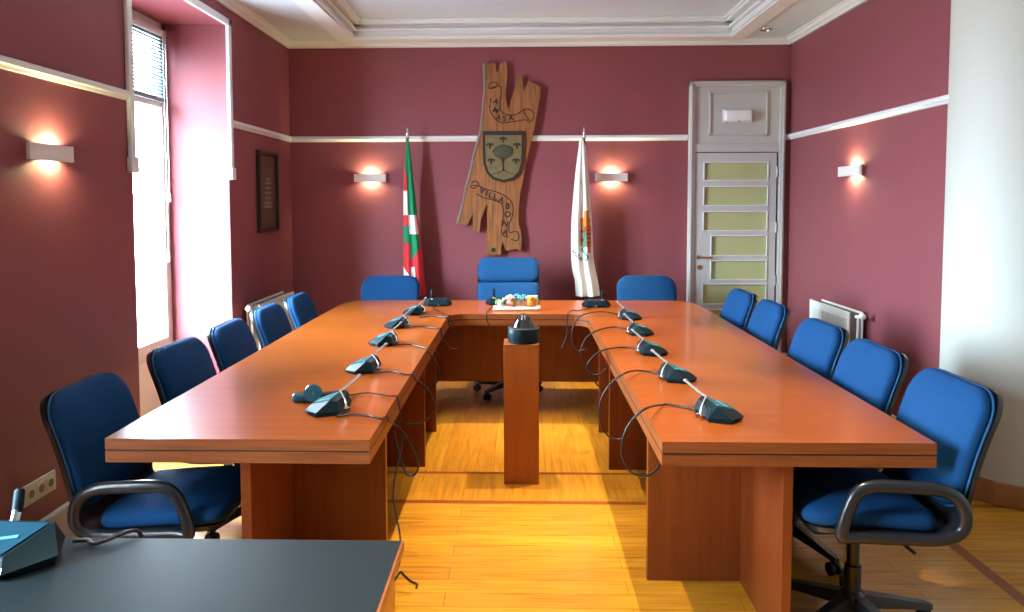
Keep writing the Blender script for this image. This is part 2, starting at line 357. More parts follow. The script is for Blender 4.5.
# thin beads where the beams meet the side panels
b.box((cx0-.165, YN, 2.948), (cx0-.13, cy1+.16, 2.966), .005); b.box((cx1+.13, YN, 2.948), (cx1+.165, cy1+.16, 2.966), .005)
struct(b.build('trim_1', 'white'))
# crown moulding
prof = [(0, 2.911), (.022, 2.911), (.028, 2.926), (.050, 2.938), (.058, 2.952), (.075, 2.958), (.075, 2.968), (0, 2.968)]
def crown(name, pts):
    b = MB(); b.prism(*pts); return struct(b.build(name, 'white'))
crown('trim_2', ([(XL+u, v) for u, v in prof], 'y', YN, YB))
crown('trim_3', ([(YB-u, v) for u, v in prof], 'x', XL, XR))
crown('trim_4', ([(XR-u, v) for u, v in prof], 'y', 4.2, YB))
# picture rail
rp = [(0, 2.082), (.012, 2.084), (.016, 2.096), (.026, 2.104), (.026, 2.122), (.018, 2.131), (0, 2.131)]
struct(MB().prism([(XL+u, v) for u, v in rp], 'y', YN, 3.97).prism([(XL+u, v) for u, v in rp], 'y', 5.405, YB).build('trim_5', 'white'))
struct(MB().prism([(YB-u, v) for u, v in rp], 'x', XL, 1.474).prism([(YB-u, v) for u, v in rp], 'x', 2.314, XR).build('trim_6', 'white'))
struct(MB().prism([(XR-u, v) for u, v in rp], 'y', 4.2, YB).build('trim_7', 'white'))
# the rail climbs round the window recess and ends in small blocks
b = MB()
b.box((XL, 3.968, 1.76), (XL+.026, 4.02, 2.832), .008); b.box((XL, 5.353, 1.76), (XL+.026, 5.406, 2.832), .008)
b.box((XL, 3.968, 2.782), (XL+.026, 5.406, 2.832), .008)
b.box((XL, 3.955, 1.705), (XL+.034, 4.032, 1.79), .008); b.box((XL, 5.343, 1.705), (XL+.034, 5.418, 1.79), .008)
struct(b.build('trim_8', 'white'))
# baseboards
def bb(name, segs):
    b = MB()
    for lo, hi in segs: b.box(lo, hi, .006)
    return struct(b.build(name, 'cream'))
bb('baseboard_left', [((XL, YN, 0), (XL+.016, VY0, .17)), ((XL, VY1, 0), (XL+.016, WY0, .17)), ((XL, WY1, 0), (XL+.016, YB, .17)),
                      ((XL, VY1, .165), (XL+.024, WY0, .188)), ((XL, WY1, .165), (XL+.024, YB, .188))])
bb('baseboard_back', [((XL, YB-.016, 0), (1.472, YB, .17)), ((XL, YB-.024, .165), (1.472, YB, .188))])
bb('baseboard_right', [((XR-.016, 4.45, 0), (XR, YB, .17)), ((XR-.024, 4.45, .165), (XR, YB, .188))])
# column standing at the end of the door-side wall
col = struct(MB().lathe([(.40, 0), (.40, 2.965)], 64, (2.72, 4.13, 0)).build('column', 'column', smooth=True))
MB().lathe([(.405, 0.0), (.417, 0.004), (.417, .105), (.409, .118), (.400, .118)], 64, (2.72, 4.13, 0)).build('base_band', 'basewood', col, smooth=True)

# windows (tall glazed doors in the recesses)
def window(name, y0, y1):
    fx0, fx1 = XO+.005, XO+.065
    w = bpy.data.objects.new(name, None); COL.objects.link(w); struct(w); w.location = (XO, (y0+y1)/2, 0)
    oy = (y0+y1)/2; Mx = Matrix.Translation((-XO, -oy, 0))
    b = MB()
    b.box((fx0, y0, 0), (fx1, y0+.055, WZ)); b.box((fx0, y1-.055, 0), (fx1, y1, WZ)); b.box((fx0, y0, WZ-.06), (fx1, y1, WZ)); b.box((fx0, y0, 0), (fx1, y1, .03))
    b.xf(Mx).build('frame', 'winframe', w)
    ym = (y0+y1)/2
    for a, c in ((y0+.055, ym), (ym, y1-.055)):
        b = MB(); x0, x1 = fx0+.008, fx1+.012
        b.box((x0, a, .03), (x1, a+.045, WZ-.06), .004); b.box((x0, c-.045, .03), (x1, c, WZ-.06), .004)
        for z0, z1 in ((.03, .09), (.53, .60), (2.20, 2.27), (WZ-.12, WZ-.06)): b.box((x0, a+.045, z0), (x1, c-.045, z1), .004)
        b.box((x0+.02, a+.045, .09), (x1-.02, c-.045, .53)); b.box((x0+.012, a+.10, .14), (x1-.012, c-.10, .48), .008)
        s = b.xf(Mx).build('sash', 'winframe', w)
        for z0, z1 in ((.60, 2.20), (2.27, WZ-.12)):
            MB().box((x0+.028, a+.045, z0), (x0+.034, c-.045, z1)).xf(Mx).build('pane', 'glass', s)
    MB().tube([(fx1+.03, ym, 1.0), (fx1+.03, ym, 1.12)], .009).tube([(fx1+.012, ym, 1.06), (fx1+.035, ym, 1.06)], .012).xf(Mx).build('handle', 'silver', w)
    return w
window('window_1', WY0, WY1)
window('window_fill', VY0, VY1)
# portals help the daylight through the two openings; the daylight itself is the sky
for y0, y1 in ((WY0, WY1), (VY0, VY1)):
    l = bpy.data.lights.new('sky_portal', 'AREA'); l.shape = 'RECTANGLE'; l.size = y1-y0-.1; l.size_y = WZ-.1; l.cycles.is_portal = True
    o = bpy.data.objects.new('sky_portal', l); COL.objects.link(o); o.location = (XO-.03, (y0+y1)/2, WZ/2)
    o.rotation_euler = (PI/2, 0, -PI/2)
    l.size, l.size_y = y1-y0-.1, WZ-.1

# venetian blind in the visible window
t = thing('venetian_blind', 'half lowered grey venetian blind hanging over the bright window pane', 'blind', (-2.478, 5.03, 2.26))
ox, oy, oz = -2.478, 5.03, 2.26
b = MB()
n = 17
for i in range(n):
    z = 2.29+i*(2.70-2.29)/n
    mt = Matrix.Translation((ox, 0, z)) @ Matrix.Rotation(math.radians(50), 4, 'Y')
    b.box((-.0135, 4.74, -.001), (.0135, 5.285, .001), mtx=mt)
b.xf(Matrix.Translation((-ox, -oy, -oz))).build('slats', 'slat', t)
MB().box((ox-.014, 4.74, 2.235), (ox+.014, 5.285, 2.268), .004).xf(Matrix.Translation((-ox, -oy, -oz))).build('bottom_rail', 'slat', t)
MB().box((ox-.018, 4.74, 2.695), (ox+.018, 5.29, 2.728), .003).xf(Matrix.Translation((-ox, -oy, -oz))).build('head_rail', 'winframe', t)
MB().tube([(ox+.022, 5.265, 2.70), (ox+.022, 5.265, 1.60)], .0028).lathe([(.006, 0), (.011, .012), (.009, .05), (.004, .06)], 10, (ox+.022, 5.265, 1.55)).xf(Matrix.Translation((-ox, -oy, -oz))).build('cord', 'white', t, True)
MB().tube([(ox+.022, 5.225, 2.70), (ox+.022, 5.225, 1.18)], .0028).lathe([(.006, 0), (.012, .012), (.010, .05), (.004, .06)], 10, (ox+.022, 5.225, 1.13)).xf(Matrix.Translation((-ox, -oy, -oz))).build('cord', 'white', t, True)

# door with transom
d = struct(bpy.data.objects.new('door_1', None)); COL.objects.link(d); d.location = (1.899, YB, 0)
T0 = Matrix.Translation((-1.91, -YB, 0))
fy = YB
b = MB()
for x0, x1 in ((1.492, 1.545), (2.280, 2.331)): b.box((x0, fy-.055, 0), (x1, fy, 2.595), .008)
b.box((1.492, fy-.055, 2.545), (2.331, fy, 2.595), .008); b.box((1.54, fy-.045, 1.975), (2.285, fy, 2.05), .006)
b.box((1.505, fy-.065, 0), (1.52, fy, 2.582), .004); b.box((2.303, fy-.065, 0), (2.318, fy, 2.582), .004); b.box((1.505, fy-.065, 2.567), (2.318, fy, 2.582), .004)
b.xf(T0).build('frame', 'doorpaint', d)
b = MB(); b.box((1.545, fy-.030, 2.05), (2.28, fy, 2.545))
x0, x1, z0, z1, w = 1.665, 2.18, 2.12, 2.505, .018
for lo, hi in (((x0, z0), (x1, z0+w)), ((x0, z1-w), (x1, z1)), ((x0, z0), (x0+w, z1)), ((x1-w, z0), (x1, z1))): b.box((lo[0], fy-.044, lo[1]), (hi[0], fy-.028, hi[1]), .004)
b.xf(T0).build('transom_panel', 'doorpaint', d)
panes = [(1.723, 1.891, 1.622), (1.502, 1.679, 1.622), (1.279, 1.457, 1.622), (1.056, 1.243, 1.692), (.843, 1.022, 1.692), (.625, 1.806-.993, 1.622), (.405, .585, 1.622), (.18, .36, 1.622)]
lx0, lx1 = 1.548, 2.262
b = MB(); y0, y1 = fy-.038, fy-.002
b.box((lx0, y0, .012), (1.622, y1, 1.968)); b.box((2.192, y0, .012), (lx1, y1, 1.968))
b.box((1.622, y0, 1.891), (2.192, y1, 1.968))
zs = sorted(panes, reverse=True)
for i, (a, c, x) in enumerate(zs):
    nz = zs[i+1][1] if i+1 < len(zs) else .012
    b.box((1.622, y0, nz), (2.192, y1, a))
    if x > 1.65: b.box((1.622, y0, a), (x, y1, c))
leaf = b.xf(T0).build('leaf', 'doorpaint', d)
b = MB()
for a, c, x in zs:
    w = .010
    for lo, hi in (((x, a), (2.192, a+w)), ((x, c-w), (2.192, c)), ((x, a), (x+w, c)), ((2.192-w, a), (2.192, c))): b.box((lo[0], y0-.008, lo[1]), (hi[0], y0+.004, hi[1]), .003)
b.xf(T0).build('glazing_bead', 'white', leaf)
for a, c, x in zs: MB().box((x, fy-.024, a), (2.192, fy-.016, c)).xf(T0).build('pane', 'frost', leaf)
b = MB(); b.lathe([(.0, 0), (.019, .002), (.019, .008), (.0, .012)], 16, mtx=Matrix.Translation((1.588, y0, 1.047)) @ Matrix.Rotation(PI/2, 4, 'X'))
b.tube(catmull([(1.588, y0, 1.047), (1.588, y0-.04, 1.047), (1.605, y0-.05, 1.047), (1.70, y0-.05, 1.047)], 4), .008)
b.xf(T0).build('handle', 'brass', leaf, True)
MB().lathe([(.0, 0), (.021, .002), (.021, .008), (.012, .010), (.0, .010)], 16, mtx=Matrix.Translation((1.597, y0, .957)) @ Matrix.Rotation(PI/2, 4, 'X')).xf(T0).build('lock', 'brass', leaf, True)
for z in (1.80, 1.31, .84, .25): MB().tube([(2.267, y0-.006, z-.045), (2.267, y0-.006, z+.045)], .008).xf(T0).build('hinge', 'silver', d, True)

# emergency light on the transom
t = thing('emergency_light', 'white emergency light fixed on the panel above the glazed door', 'light', (1.901, fy-.030, 2.29))
MB().box((-.128, -.018, -.058), (.128, 0, .058), .006).build('base_plate', 'lampwhite', t)
MB().box((-.120, -.062, -.048), (.120, -.016, .048), .02, 4).build('diffuser', 'acrylic', t, True, 60)
MB().box((-.006, -.064, -.058), (.006, -.055, -.046), .002).build('indicator', 'facet', t)

# recessed downlight
t = thing('downlight', 'small round recessed downlight in the ceiling panel near the door corner', 'light', (2.03, 6.44, 2.965))
MB().lathe([(.034, -.001), (.036, -.010), (.048, -.010), (.052, 0), (.034, 0)], 24).build('ring', 'silver', t, True)
MB().lathe([(0, -.004), (.034, -.003), (.034, 0)], 24).build('lens', 'facet', t, True)

# wall lamps: open-topped boxes with a small lamp inside
def wall_lamp(loc, rz, w, label, off=0., power=9.):
    t = thing('wall_lamp', label, 'lamp', loc, rz, 'white up and down wall lamps')
    b = MB(); h = .036; dp = .050
    b.box((-w/2, -dp, -h), (w/2, -dp+.006, h), .002)
    b.box((-w/2, -dp+.004, -h), (-w/2+.004, -dp+.016, h)); b.box((w/2-.004, -dp+.004, -h), (w/2, -dp+.016, h))
    b.build('shade', 'lampwhite', t)
    for u in (off-.07, off+.07): MB().box((u-.002, -dp+.006, -h+.004), (u+.002, 0, h-.004)).build('glow_baffle', 'facet', t)  # baffles added inside the shade to narrow the fan of light
    MB().box((-.06, -.012, -.022), (.06, 0, .022), .003).build('bracket', 'lampwhite', t)
    MB().tube([(off-.03, -.030, 0), (off+.03, -.045, 0)], .006).build('bulb', 'acrylic', t, True)
    MB().tube([(off-.034, -.012, 0), (off-.034, -.030, 0), (off-.028, -.045, 0)], .005).build('holder', 'facet', t, True)
    for s in (1, -1):
        l = bpy.data.lights.new('lamp_glow', 'POINT'); l.energy = power*(1 if s > 0 else .7); l.color = (1, .98, .50); l.shadow_soft_size = .012
        o = bpy.data.objects.new('lamp_glow', l); COL.objects.link(o); o.parent = t; o.location = (off, -.030, .010*s)
    return t
wall_lamp((XL, 3.25, 1.763), PI/2, .31, 'white box wall lamp glowing on the window wall, before the window recess', .05)
wall_lamp((-1.347, YB, 1.758), 0, .285, 'white box wall lamp glowing beside the red, white and green flag')
wall_lamp((.802, YB, 1.758), 0, .285, 'white box wall lamp glowing beside the white flag')
wall_lamp((XR, 5.475, 1.757), -PI/2, .36, 'white box wall lamp glowing on the door-side wall above the radiator')

# picture
t = thing('framed_picture', 'narrow dark framed old print hanging on the window wall above the radiator', 'picture', (XL, 6.145, 1.63), PI/2)
b = MB(); W, H = .235, .325; fw = .032
for lo, hi in (((-W, -H), (W, -H+fw)), ((-W, H-fw), (W, H)), ((-W, -H+fw), (-W+fw, H-fw)), ((W-fw, -H+fw), (W, H-fw))): b.box((lo[0], -.035, lo[1]), (hi[0], 0, hi[1]), .006)
b.build('frame', 'picframe', t)
MB().box((-W+fw, -.014, -H+fw), (W-fw, -.004, H-fw)).build('print', 'print', t)
b = MB()
for z, w2 in ((.10, .05), (.07, .07), (.03, .06), (-.01, .08), (-.05, .07), (-.09, .09), (-.12, .10)): b.box((-w2, -.017, z-.009), (w2, -.013, z+.009))
b.build('drawing', 'raddark', t)

# radiators
def radiator(y0, y1, side, label, vy):
    L = y1-y0; x = XL if side < 0 else XR
    t = thing('radiator', label, 'radiator', (x, (y0+y1)/2, 0), PI/2 if side < 0 else -PI/2)
    h0, h1 = .16, .785
    for nm, yy in (('front_panel', -.125), ('rear_panel', -.035)):
        b = MB(); b.box((-L/2, yy-.006, h0), (L/2, yy+.006, h1), .004)
        n = int(L/.034)
        for i in range(n):
            u = -L/2+.02+(L-.04)*(i+.5)/n
            b.box((u-.009, yy-.012, h0+.05), (u+.009, yy-.004, h1-.05), .004)
        b.build(nm, 'radiator', t)
    b = MB(); n = int(L/.03)
    for i in range(n): 
        u = -L/2+.015+(L-.03)*i/(n-1); b.box((u-.001, -.119, h0+.02), (u+.001, -.041, h1-.012))
    b.build('fins', 'raddark', t)
    e = vy
    b = MB(); b.tube([(e*L/2, -.08, h1-.03), (e*(L/2+.05), -.08, h1-.03)], .012); b.tube([(e*(L/2+.03), -.08, h1-.03), (e*(L/2+.03), -.08, 0)], .009); b.tube([(e*(L/2+.03), -.08, h1-.03), (e*(L/2+.07), -.08, h1-.015)], .010)
    b.build('pipe', 'radiator', t, True)
    MB().lathe([(.0, 0), (.017, .002), (.021, .014), (.020, .045), (.012, .052), (0, .052)], 16, mtx=Matrix.Translation((e*(L/2+.065), -.08, h1-.015)) @ Matrix.Rotation(e*PI/2, 4, 'Y')).build('valve', 'white', t, True)
    for u in (-L*.32, L*.32): MB().box((u-.012, -.04, h1-.2), (u+.012, -.0025, h1-.16)).build('bracket', 'raddark', t)
radiator(5.56, 6.42, -1, 'cream panel radiator under the framed picture behind the chairs', -1)
radiator(5.22, 5.93, 1, 'white panel radiator on the door-side wall behind the blue chairs', 1)

# wall sockets
t = thing('socket_plate', 'cream triple wall socket plate above the baseboard behind the chair', 'socket', (XL, 3.14, .325), PI/2)
MB().box((-.108, -.010, -.044), (.108, 0, .044), .003).build('plate', 'socket', t)
for u in (-.066, 0, .066):
    s = MB().box((u-.028, -.0125, -.028), (u+.028, -.009, .028), .003).lathe([(.0, .004), (.019, .003), (.021, 0), (.0, 0)], 18, mtx=Matrix.Translation((u, -.012, 0)) @ Matrix.Rotation(PI/2, 4, 'X')).build('socket', 'socket', t)
    MB().lathe([(.0, 0), (.0175, 0), (.0175, .0015), (.0, .0015)], 18, mtx=Matrix.Translation((u, -.0145, 0)) @ Matrix.Rotation(PI/2, 4, 'X')).build('recess', 'sockethole', s)

# ------------------------------------------------------------------ tables
TZ, TB, TG = .75, .668, .708
def slab(poly, inset, parent):
    """upper layer, thin groove, lower layer"""
    b = MB(); b.prism(poly, 'z', TG+.004, TZ, 0, 1); b.build('tabletop', ['tablewood', 'edgewood'], parent)
    c = (sum(p[0] for p in poly)/len(poly), sum(p[1] for p in poly)/len(poly))
    b = MB(); b.prism([(c[0]+(x-c[0])*(1-.004/max(abs(x-c[0]), .05)), c[1]+(y-c[1])*(1-.004/max(abs(y-c[1]), .05))) for x, y in poly], 'z', TG-.003, TG+.0045); b.build('groove', 'burn', parent)
    b = MB(); b.prism(poly, 'z', TB, TG-.002, 1, 1); b.build('under_frame', ['tablewood', 'edgewood'], parent)
def arm_table(x_in, x_out, lw0, lw1, cr, label):
    s = 1 if x_out > 0 else -1
    t = thing('conference_table', label, 'table', (0, 0, 0), 0, 'three joined cherry conference tables')
    lo, hi = sorted((x_in, x_out)); y0, y1 = 2.496, 5.233
    slab([(lo, y0), (hi, y0), (hi, y1), (lo, y1)], 0, t)
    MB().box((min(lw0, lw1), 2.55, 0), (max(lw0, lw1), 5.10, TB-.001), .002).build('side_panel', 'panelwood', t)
    for y, xi in cr:
        a, c = sorted((xi, lw0 if abs(lw0) < abs(lw1) else lw1))
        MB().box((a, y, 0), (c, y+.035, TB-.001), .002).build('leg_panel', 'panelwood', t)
    return t
arm_table(-.509, -1.411, -.934, -.970, ((3.03, -.553), (4.34, -.561), (5.02, -.57)), 'long cherry conference table along the window side, its near end behind the black desk')
arm_table(.469, 1.369, .889, .923, ((3.035, .514), (4.315, .507), (5.02, .52)), 'long cherry conference table along the door side, its end facing the round column')
t = thing('conference_table', 'cherry head table under the carved plaque, holding the flower tray', 'table', (0, 0, 0), 0, 'three joined cherry conference tables')
yf = 5.352
fil_l = [(-.509+.118*(1-math.cos(a)), 5.237+(yf-5.237)*math.sin(a)) for a in [PI/2*i/8 for i in range(9)]]
fil_r = [(.469-.118*(1-math.cos(a)), 5.237+(yf-5.237)*math.sin(a)) for a in [PI/2*i/8 for i in range(9)]]
poly = [(-1.411, 5.237)] + fil_l + list(reversed(fil_r)) + [(1.369, 5.237), (1.362, 5.80), (1.340, 5.95), (1.285, 6.06), (1.20, 6.103), (-1.24, 6.103), (-1.33, 6.065), (-1.388, 5.95), (-1.405, 5.80)]
slab(poly, 0, t)
MB().box((-.80, 5.62, .20), (.76, 5.65, TB-.001), .002).build('modesty_panel', 'panelwood', t)
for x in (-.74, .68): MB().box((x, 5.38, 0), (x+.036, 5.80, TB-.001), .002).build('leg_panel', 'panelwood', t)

# black desk in front
t = thing('desk', 'black topped desk with orange wood edge in front of the conference table', 'desk', (-1.08, 1.34, 0))
o = (-1.08, 1.34)
MB().box((-.80, -.40, .728), (.797, .402, .75)).build('desktop', 'desktop', t)
b = MB(); 
b.box((.7975, -.40, .7255), (.803, .402, .7502)); b.box((-.806, -.40, .7255), (-.8005, .402, .7502)); b.box((-.806, .4025, .7255), (.803, .408, .7475)); b.box((-.806, -.408, .7255), (.803, -.4005, .7502))
b.build('edge_band', 'edgewood', t)
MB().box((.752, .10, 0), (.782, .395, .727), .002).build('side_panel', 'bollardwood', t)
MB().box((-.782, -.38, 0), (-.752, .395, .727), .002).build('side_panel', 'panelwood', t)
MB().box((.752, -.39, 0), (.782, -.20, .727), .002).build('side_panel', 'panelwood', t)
MB().box((-.75, .30, .25), (.75, .318, .727)).build('back_panel', 'black', t)

# bollard and dome camera
t = thing('pedestal', 'tall square cherry pedestal standing free in the middle of the table opening', 'pedestal', (0.002, 4.178, 0))
MB().box((-.096, -.093, 0), (.096, .093, .764), .003).build('post', 'bollardwood', t)
MB().box((-.096, -.093, .7645), (.096, .093, .771), .002).build('cap', 'edgewood', t)
t = thing('dome_camera', 'black dome camera on a round base standing on the square pedestal', 'camera', (0.014, 4.175, .771))
MB().lathe([(.080, 0), (.086, .004), (.087, .04), (.086, .078), (.080, .086), (.066, .089), (.066, .08)], 40).build('body', 'device', t, True)
MB().lathe([(.0855, .076), (.0875, .078), (.0875, .082), (.083, .084)], 40).build('seam_ring', 'facet', t, True)
MB().lathe([(.064, .086), (.060, .095), (.051, .115), (.038, .137), (.024, .151), (.010, .157), (0, .158)], 36).build('dome', 'dome', t, True)
MB().box((-.011, -.044, .128), (-.003, -.018, .154), .003).box((.003, -.044, .128), (.011, -.018, .154), .003).build('lens_slot', 'silver', t)

# ------------------------------------------------------------------ chairs
def rr_outline(w, h, r, n=6):
    pts = []
    for cx, cy, a0 in ((w/2-r, h/2-r, 0), (-w/2+r, h/2-r, PI/2), (-w/2+r, -h/2+r, PI), (w/2-r, -h/2+r, 1.5*PI)):
        for i in range(n+1): pts.append((cx+r*math.cos(a0+PI/2*i/n), cy+r*math.sin(a0+PI/2*i/n)))
    # extra points on the long sides so the pad can bend
    out = []
    for i in range(len(pts)):
        a, b = pts[i], pts[(i+1) % len(pts)]; out.append(a)
        k = int(math.hypot(b[0]-a[0], b[1]-a[1])/.05)
        for j in range(1, k): out.append((a[0]+(b[0]-a[0])*j/k, a[1]+(b[1]-a[1])*j/k))
    return out
class Prof:
    def __init__(self, pts):
        self.p = [Vector((0, y, z)) for y, z in catmull2(pts)]
        self.s = [0.]
        for a, b in zip(self.p, self.p[1:]): self.s.append(self.s[-1]+(b-a).length)
        self.L = self.s[-1]
    def at(self, s):
        s = max(0, min(self.L, s)); i = 0
        while i < len(self.s)-2 and self.s[i+1] < s: i += 1
        a, b = self.p[i], self.p[i+1]; k = (s-self.s[i])/(self.s[i+1]-self.s[i])
        i0, i1 = max(0, i-2), min(len(self.p)-1, i+3)
        d = (self.p[i1]-self.p[i0]).normalized()
        return a.lerp(b, k), Vector((0, d.z, -d.y))
    def s_at_z(self, z):
        for i in range(len(self.p)-1, 0, -1):
            if self.p[i-1].z <= z <= self.p[i].z:
                return self.s[i-1]+(self.s[i]-self.s[i-1])*(z-self.p[i-1].z)/max(1e-9, self.p[i].z-self.p[i-1].z)
        return self.L
def catmull2(pts): return [(v.x, v.y) for v in catmull([(a, b, 0) for a, b in pts], 5)]
def pad(prof, s0, s1, w, r, T, n0, bulge=1.0, crown=.02):
    h = s1-s0; sm = (s0+s1)/2; ol = rr_outline(w, h, r); b = MB(); rows = []
    rings = [(.010, 0), (.002, .18*T), (0, .45*T), (.004, .72*T), (.014, .90*T), (.030, T), (.06, T+.35*crown), (.10, T+.65*crown), (.16, T+.9*crown), (.21, T+crown)]
    lim = .40*min(w, h)
    for ins, nn in rings:
        if ins > .05: ins = .04+(lim-.04)*(ins-.05)/.16
        if ins > .03: nn = T+crown*(1-(1-(ins-.03)/(lim-.03))**2)
        row = []
        for x, y in ol:
            kx = max(.02, 1-ins/(w/2)); ky = max(.02, 1-ins/(h/2))
            P, N = prof.at(sm+y*ky)
            row.append(P+Vector((x*kx, 0, 0))+N*(n0+nn))
        rows.append(row)
    g = b.faces_grid(rows, True); b.cap(list(reversed(g[0]))); 
    c = sum((v.co for v in g[-1]), Vector())/len(g[-1]); cv = b.bm.verts.new(c)
    for i in range(len(g[-1])): b.bm.faces.new((g[-1][i], g[-1][(i+1) % len(g[-1])], cv))
    return b
def piping(prof, s0, s1, w, r, n0):
    sm = (s0+s1)/2; P_ = []
    for x, y in rr_outline(w+.004, s1-s0+.004, r):
        P, N = prof.at(sm+y); P_.append(P+Vector((x, 0, 0))+N*n0)
    return MB().tube(P_, .0042, 6, closed=True)
def shell(prof, s0, s1, w, r, th):
    b = MB(); ns = 34; nu = 9; fr, bk = [], []
    for j in range(ns+1):
        # finer steps at both ends, where the corners are rounded
        q = j/ns; s = s0+(s1-s0)*(q-.10*math.sin(2*PI*q)/1.0*.9)
        d = min(s-s0, s1-s); d = max(d, 0)
        ww = w/2 if d >= r else w/2-r+math.sqrt(max(0, r*r-(r-d)**2))
        P, N = prof.at(s)
        f, k = [], []
        for i in range(nu):
            x = -ww+2*ww*i/(nu-1); edge = (abs(x)/(w/2))**4*.014
            f.append(P+Vector((x, 0, 0))+N*(edge)); k.append(P+Vector((x, 0, 0))+N*(edge-th))
        fr.append(f); bk.append(k)
    rows = [f+list(reversed(k)) for f, k in zip(fr, bk)]
    g = b.faces_grid(rows, True)
    b.cap(list(reversed(g[0]))); b.cap(g[-1])
    return b
def make_chair(name, label, top, group, exec_=False, dz=0.):
    t = thing(name, label, 'chair', (0, 0, 0), 0, group)
    W = .50
    pts = [(.275, .44), (.235, .464), (.12, .472), (-.02, .466), (-.13, .457), (-.205, .466), (-.245, .505), (-.268, .57), (-.286, .65), (-.312, .745), (-.345, .84)]
    pts += [(-.385, .935)] if not exec_ else [(-.385, .95), (-.425, 1.065)]
    if exec_: W = .525
    pts = [(y, z+dz) for y, z in pts]
    pf = Prof(pts)
    shell(pf, .055, pf.L, W, .10, .016).build('shell', 'shell', t, True, 50)
    s_r = pf.s_at_z(.51+dz)
    pad(pf, .042, s_r-.06, W-.02, .07, .055, .016, crown=.018).build('seat', 'blue', t, True, 60)
    if not exec_:
        s0 = pf.s_at_z(.53+dz)
        pad(pf, s0, pf.L-.008, W-.012, .105, .045, .016, crown=.016).build('backrest', 'blue', t, True, 60)
        piping(pf, s0, pf.L-.008, W-.012, .105, .016+.005).build('piping', 'piping', t, True, 180)
    else:
        s0 = pf.s_at_z(.53+dz); s1 = pf.s_at_z(.855+dz)
        pad(pf, s0, s1, W-.012, .028, .050, .016, crown=.008).build('backrest', 'blue', t, True, 60)
        pad(pf, s1+.001, pf.L-.006, W-.012, .062, .053, .016, crown=.008).build('headrest', 'blue', t, True, 60)
    for s in (-1, 1):
        x = s*(W/2+.018)
        path = catmull([(x, .150, .475), (x, .140, .53), (x, .108, .608), (x, .055, .637), (x, -.06, .637), (x, -.17, .628), (x, -.226, .592), (x, -.246, .535),
                        (x*.985, -.232, .485), (x*.97, -.17, .460), (x*.96, -.04, .460), (x*.965, .09, .464), (x*.985, .135, .464)], 5, True)
        for p_ in path: p_.z += dz
        MB().tube(path, .0185, 10, flat=1.2, closed=True).build('armrest', 'shell', t, True, 60)
    MB().box((-.10, -.12, .405+dz), (.10, .13, .448+dz), .012).build('seat_plate', 'black', t)
    MB().lathe([(.030, .10), (.030, .22), (.022, .225), (.022, .42+dz)], 18).build('gas_column', 'black', t, True)
    MB().lathe([(.042, .068), (.046, .08), (.044, .118), (.032, .13), (.0, .13)], 20).build('hub', 'shell', t, True)
    MB().box((-.035, -.135, .375+dz), (.035, -.085, .410+dz), .008).lathe([(0, 0), (.018, .003), (.024, .02), (.020, .04), (0, .045)], 12, (.0, -.105, .330+dz)).tube([(-.03, -.10, .39+dz), (-.20, -.12, .385+dz)], .006).build('lever', 'black', t, True)
    for k in range(5):
        a = 2*PI*k/5+PI/2+PI/5; R = Matrix.Rotation(a, 4, 'Z'); r = .265
        b = MB()
        def sec(q, hw, z0, z1): return [(q, -hw, z0), (q, hw, z0), (q, hw*.7, z1), (q, -hw*.7, z1)]
        g = b.faces_grid([sec(.03, .030, .07, .118), sec(.15, .024, .068, .102), sec(r, .018, .062, .084), sec(r+.02, .012, .062, .078)], True)
        b.cap(list(reversed(g[0]))); b.cap(g[-1]); b.xf(R)
        lg = b.build('leg', 'shell', t)
        c = Matrix.Translation((r, 0, .027))
        b = MB()
        for s in (-.016, .016):
            b.lathe([(0, -.009), (.022, -.009), (.027, -.005), (.027, .005), (.022, .009), (0, .009)], 16, mtx=c @ Matrix.Translation((0, s, 0)) @ Matrix.Rotation(PI/2, 4, 'X'))
        b.tube([(r, 0, .027), (r, 0, .066)], .006); b.box((r-.018, -.006, .03), (r+.018, .006, .056), .004)
        b.xf(R).build('caster', 'rubber', lg, True)
    return t
GR = 'blue office chairs around the conference tables'
rows = [
 # window side, seats turned to the table (front to +X); set a little lower
 (-.065, -1.305, 2.80, -PI/2+.02, 'blue office chair in front of the triple wall socket, its armrest in full view'),
 (-.065, -1.315, 3.58, -PI/2-.02, 'blue office chair next to the window door, its back against the lower window panel'),
 (-.065, -1.300, 4.20, -PI/2+.03, 'blue office chair standing before the brightly lit side of the window recess'),
 (-.065, -1.305, 4.87, -PI/2+.01, 'blue office chair whose back covers the valve end of the cream radiator'),
 (-.055, -1.285, 5.48, -PI/2+.02, 'blue office chair at the far corner below the framed picture'),
 # door side, seats turned to the table (front to -X)
 (-.022, 1.213, 2.74, PI/2-.02, 'blue office chair beside the round white column, with armrest and pedestal base in view'),
 (-.022, 1.215, 3.355, PI/2-.01, 'blue office chair between the column chair and the white radiator'),
 (-.022, 1.23, 3.965, PI/2+.02, 'blue office chair whose back covers the lower part of the white radiator'),
 (-.022, 1.225, 4.76, PI/2-.02, 'blue office chair in front of the door frame edge, second from the back wall'),
 (-.022, 1.215, 5.36, PI/2+.01, 'blue office chair in front of the glazed door, last of its row'),
 # behind the head table (front to -Y)
 (-.022, -1.112, 6.10, PI, 'blue low-backed office chair behind the head table before the red, white and green flag'),
 (-.022, 1.062, 6.10, PI, 'blue low-backed office chair behind the head table between white flag and door'),
]
proto = {}
for dz, x, y, rz, lab in rows:
    key = -.06 if dz < -.03 else -.022
    if key not in proto:
        ch = make_chair('office_chair', lab, .93, GR, False, -.068 if key == -.06 else -.026); proto[key] = ch
        ch.location = (x, y, 0); ch.rotation_euler = (0, 0, rz)
    else: dup(proto[key], (x, y, 0), rz, lab)
ex = make_chair('executive_chair', 'taller blue office chair with separate headrest below the carved plaque', 1.07, None, True)
